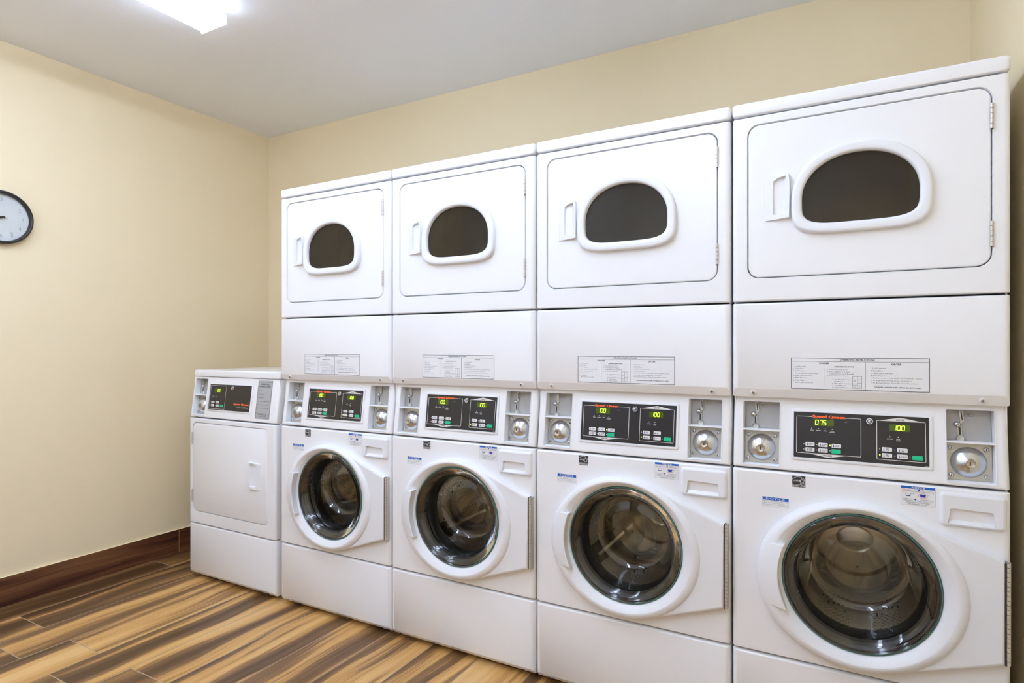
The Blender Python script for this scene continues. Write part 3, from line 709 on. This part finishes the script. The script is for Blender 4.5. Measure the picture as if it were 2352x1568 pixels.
    for k in range(20):
        t0,t1=2*pi*k/20,2*pi*(k+1)/20; b.line(X0+.0505+.0105*cos(t0),cz+.0008+.0062*sin(t0),X0+.0505+.0105*cos(t1),cz+.0008+.0062*sin(t1),.0007,y-.0002,'red')
    b.build('notice_sticker',root,o,False)
    return root

P0=.69
proto=make_stack()
labels=['white stacked washer and dryer standing directly beside the short single dryer',
 'white stacked washer and dryer, second tall stack counting from the short single dryer',
 'white stacked washer and dryer, third tall stack, left of the one whose display reads 075',
 'white stacked washer and dryer at the right end beside the wall, washer display reading 075']
tag(proto,labels[0],'washer dryer','stacked washers and dryers in a row along the back wall')
for i in (1,2,3):
    c=copy_tree(proto,None,(.345+P0*i,.35,0)); c['label']=labels[i]
    if i==3:
        for ch in c.children_recursive:
            if ch.name.startswith('washer_display'):
                t=washer_display_mb('075',.2345).build('temp',None,(.345,.35,0),False); ch.data=t.data; bpy.data.objects.remove(t)

# ------------------------------------------------------------------ single dryer
def make_dryer():
    x0,x1=-.717,-.034; cx=(x0+x1)/2; o=(cx,.35,0); root=empty('single_dryer',(cx,.35,0))
    tag(root,'short white single dryer with solid door beside the stacked machines','dryer')
    body(root,o,x0+.002,x1-.002,.03,1.078); feet(root,o,x0+.002,x1-.002,.03)
    b=MB(); panel(b,x0-.001,x1+.001,1.0795,1.1155,.028,'enamel',side=.012,top=.007,bot=.003,ry=.010,depth=.675,back=True,cr=.010); b.build('top_cover',root,o)
    dx0,dx1,dz0,dz1=-.684,-.088,.362,.8335; g=.0028
    hole=[rr(dx0-g,dx1+g,dz0-g,dz1+g,.036,0,8),rr(dx0-g,dx1+g,dz0-g,dz1+g,.035,.020,8)]
    b=MB(); panel(b,x0,x1,.2965,.8580,0,'enamel',side=.016,top=.005,bot=.004,ry=.014,depth=.045,holes=[hole]); b.build('dryer_front',root,o)
    b=MB(); b.box(dx0-.02,dx1+.02,.0205,.022,dz0-.02,dz1+.02,'inner_white'); b.build('bulkhead',root,o,False)
    loops=[rr(dx0,dx1,dz0,dz1,.032,.018,8),rr(dx0,dx1,dz0,dz1,.032,.0045,8),rr(dx0+.0008,dx1-.0008,dz0+.0008,dz1-.0008,.0315,.0022,8),rr(dx0+.003,dx1-.003,dz0+.003,dz1-.003,.030,.001,8)]
    b=MB(); b.loft(loops,'enamel',True,True); door=b.build('dryer_door',root,o)
    handle_mb(-.216,-.140,.528,.664,mirror=True).build('door_handle',door,o,ang=30)
    for z in (.715,.409): hinge_mb(dx0-.002,-.0025,z,z+.065).build('hinge',door,o)
    b=MB(); panel(b,x0,x1,.0200,.2915,0,'enamel',side=.016,top=.006,bot=.018,ry=.016,slope=True,depth=.045); tp=b.build('toe_panel',root,o)
    for x in (x0+.055,x1-.05): screw(tp,o,x,.0075,.0285,.7)
    ca,cb_=-.700,-.590
    b=MB(); panel(b,x0,x1,.8635,1.0775,0,'enamel',side=.014,top=.003,bot=.006,ry=.012,depth=.05,holes=[[rr(ca,cb_,.873,1.071,.004,0,3)]]); b.xf(tilt); b.build('control_console',root,o)
    coin_box(root,o,ca,cb_)
    b=MB(); b.loft([rr(-.574,-.224,.9025,1.0470,.006,.0005,4),rr(-.574,-.224,.9025,1.0470,.006,-.0028,4),rr(-.5725,-.2255,.904,1.0455,.005,-.0036,4),rr(-.567,-.2330,.9085,1.0420,.0015,-.0036,4),rr(-.5665,-.2335,.909,1.0415,.001,-.0010,4)],'plastic')
    b.add(rr(-.5665,-.2335,.909,1.0415,.001,-.0010,4),[tuple(range(20))],'black_panel'); b.xf(tilt); cp=b.build('control_panel',root,o,ang=30)
    b=MB(); y=-.0014; b.frame(-.5615,-.4340,.9135,1.0360,.0014,y,'ink_white')
    b.text('Speed Queen',-.364,.9380,.0130,y,'orange',w=.119,bold=.045); b.text('Commercial Dryer',-.340,.9240,.0085,y,'ink_white',w=.092)
    for x,t in ((-.533,['DRYING']),(-.512,['COOL','DOWN'])):
        lightdot(b,x,.9855,r=.0015)
        for i,q in enumerate(t): b.text(q,x,.9775-i*.0036,.0026,y,'ink_white',w=.0024*len(q),align='C',bold=.03)
    for x,z in ((-.549,.949),(-.549,.932),(-.5125,.949),(-.5125,.932),(-.4775,.931)): lightdot(b,x,z)
    b.xf(tilt); b.build('printed_lettering',cp,o,False)
    for X,z,t in ((-.5440,.9430,['HIGH','TEMP']),(-.5060,.9430,['LOW','TEMP']),(-.5440,.9265,['MED','TEMP']),(-.5060,.9260,['DELICATES'])):
        button_mb(X,X+.0245,z,z+.0115,t).build('button',cp,o)
    button_mb(-.4710,-.4465,.9250,.9370,[],'green').build('start_button',cp,o)
    dryer_display_mb('100',-.5090,-.948).build('display',cp,o,False)
    lock_mb(-.380,1.0255).build('key_lock',cp,o)
    b=MB(); X0,X1,Z0,Z1=-.1915,-.0845,.8815,1.0715; b.box(X0,X1,-.0004,.0002,Z0,Z1,'label_grey'); y=-.0007
    b.frame(X0+.004,X1-.003,Z0+.004,Z1-.008,.0012,y,'ink'); b.line(X0+.004,.9085,X1-.003,.9085,.0012,y,'ink'); xc=(X0+X1)/2
    b.text('OPERATING',xc,1.0485,.0078,y,'ink',w=.062,bold=.02,align='C'); b.text('INSTRUCTIONS',xc,1.0370,.0078,y,'ink',w=.082,bold=.02,align='C')
    for i,(t,w_) in enumerate([('LOAD LAUNDRY',.030),('CLOSE DRYER DOOR',.044),('MAKE PAYMENT',.040),('SELECT FABRIC TEMPERATURE',.088),('PRESS START TO BEGIN CYCLE',.080),('OPEN DOOR TO STOP DRYER',.086)]): b.text(t,X0+.0075+(.003 if i<3 else 0),1.0180-i*.0172,.0034,y,'ink',w=w_,bold=.01)
    b.text('CLEAN LINT FILTER',xc,.9005,.0040,y,'ink',w=.064,bold=.02,align='C'); b.text('AFTER EACH LOAD',xc,.8925,.0040,y,'ink',w=.062,bold=.02,align='C')
    b.xf(tilt); b.build('instruction_label',root,o,False)
make_dryer()
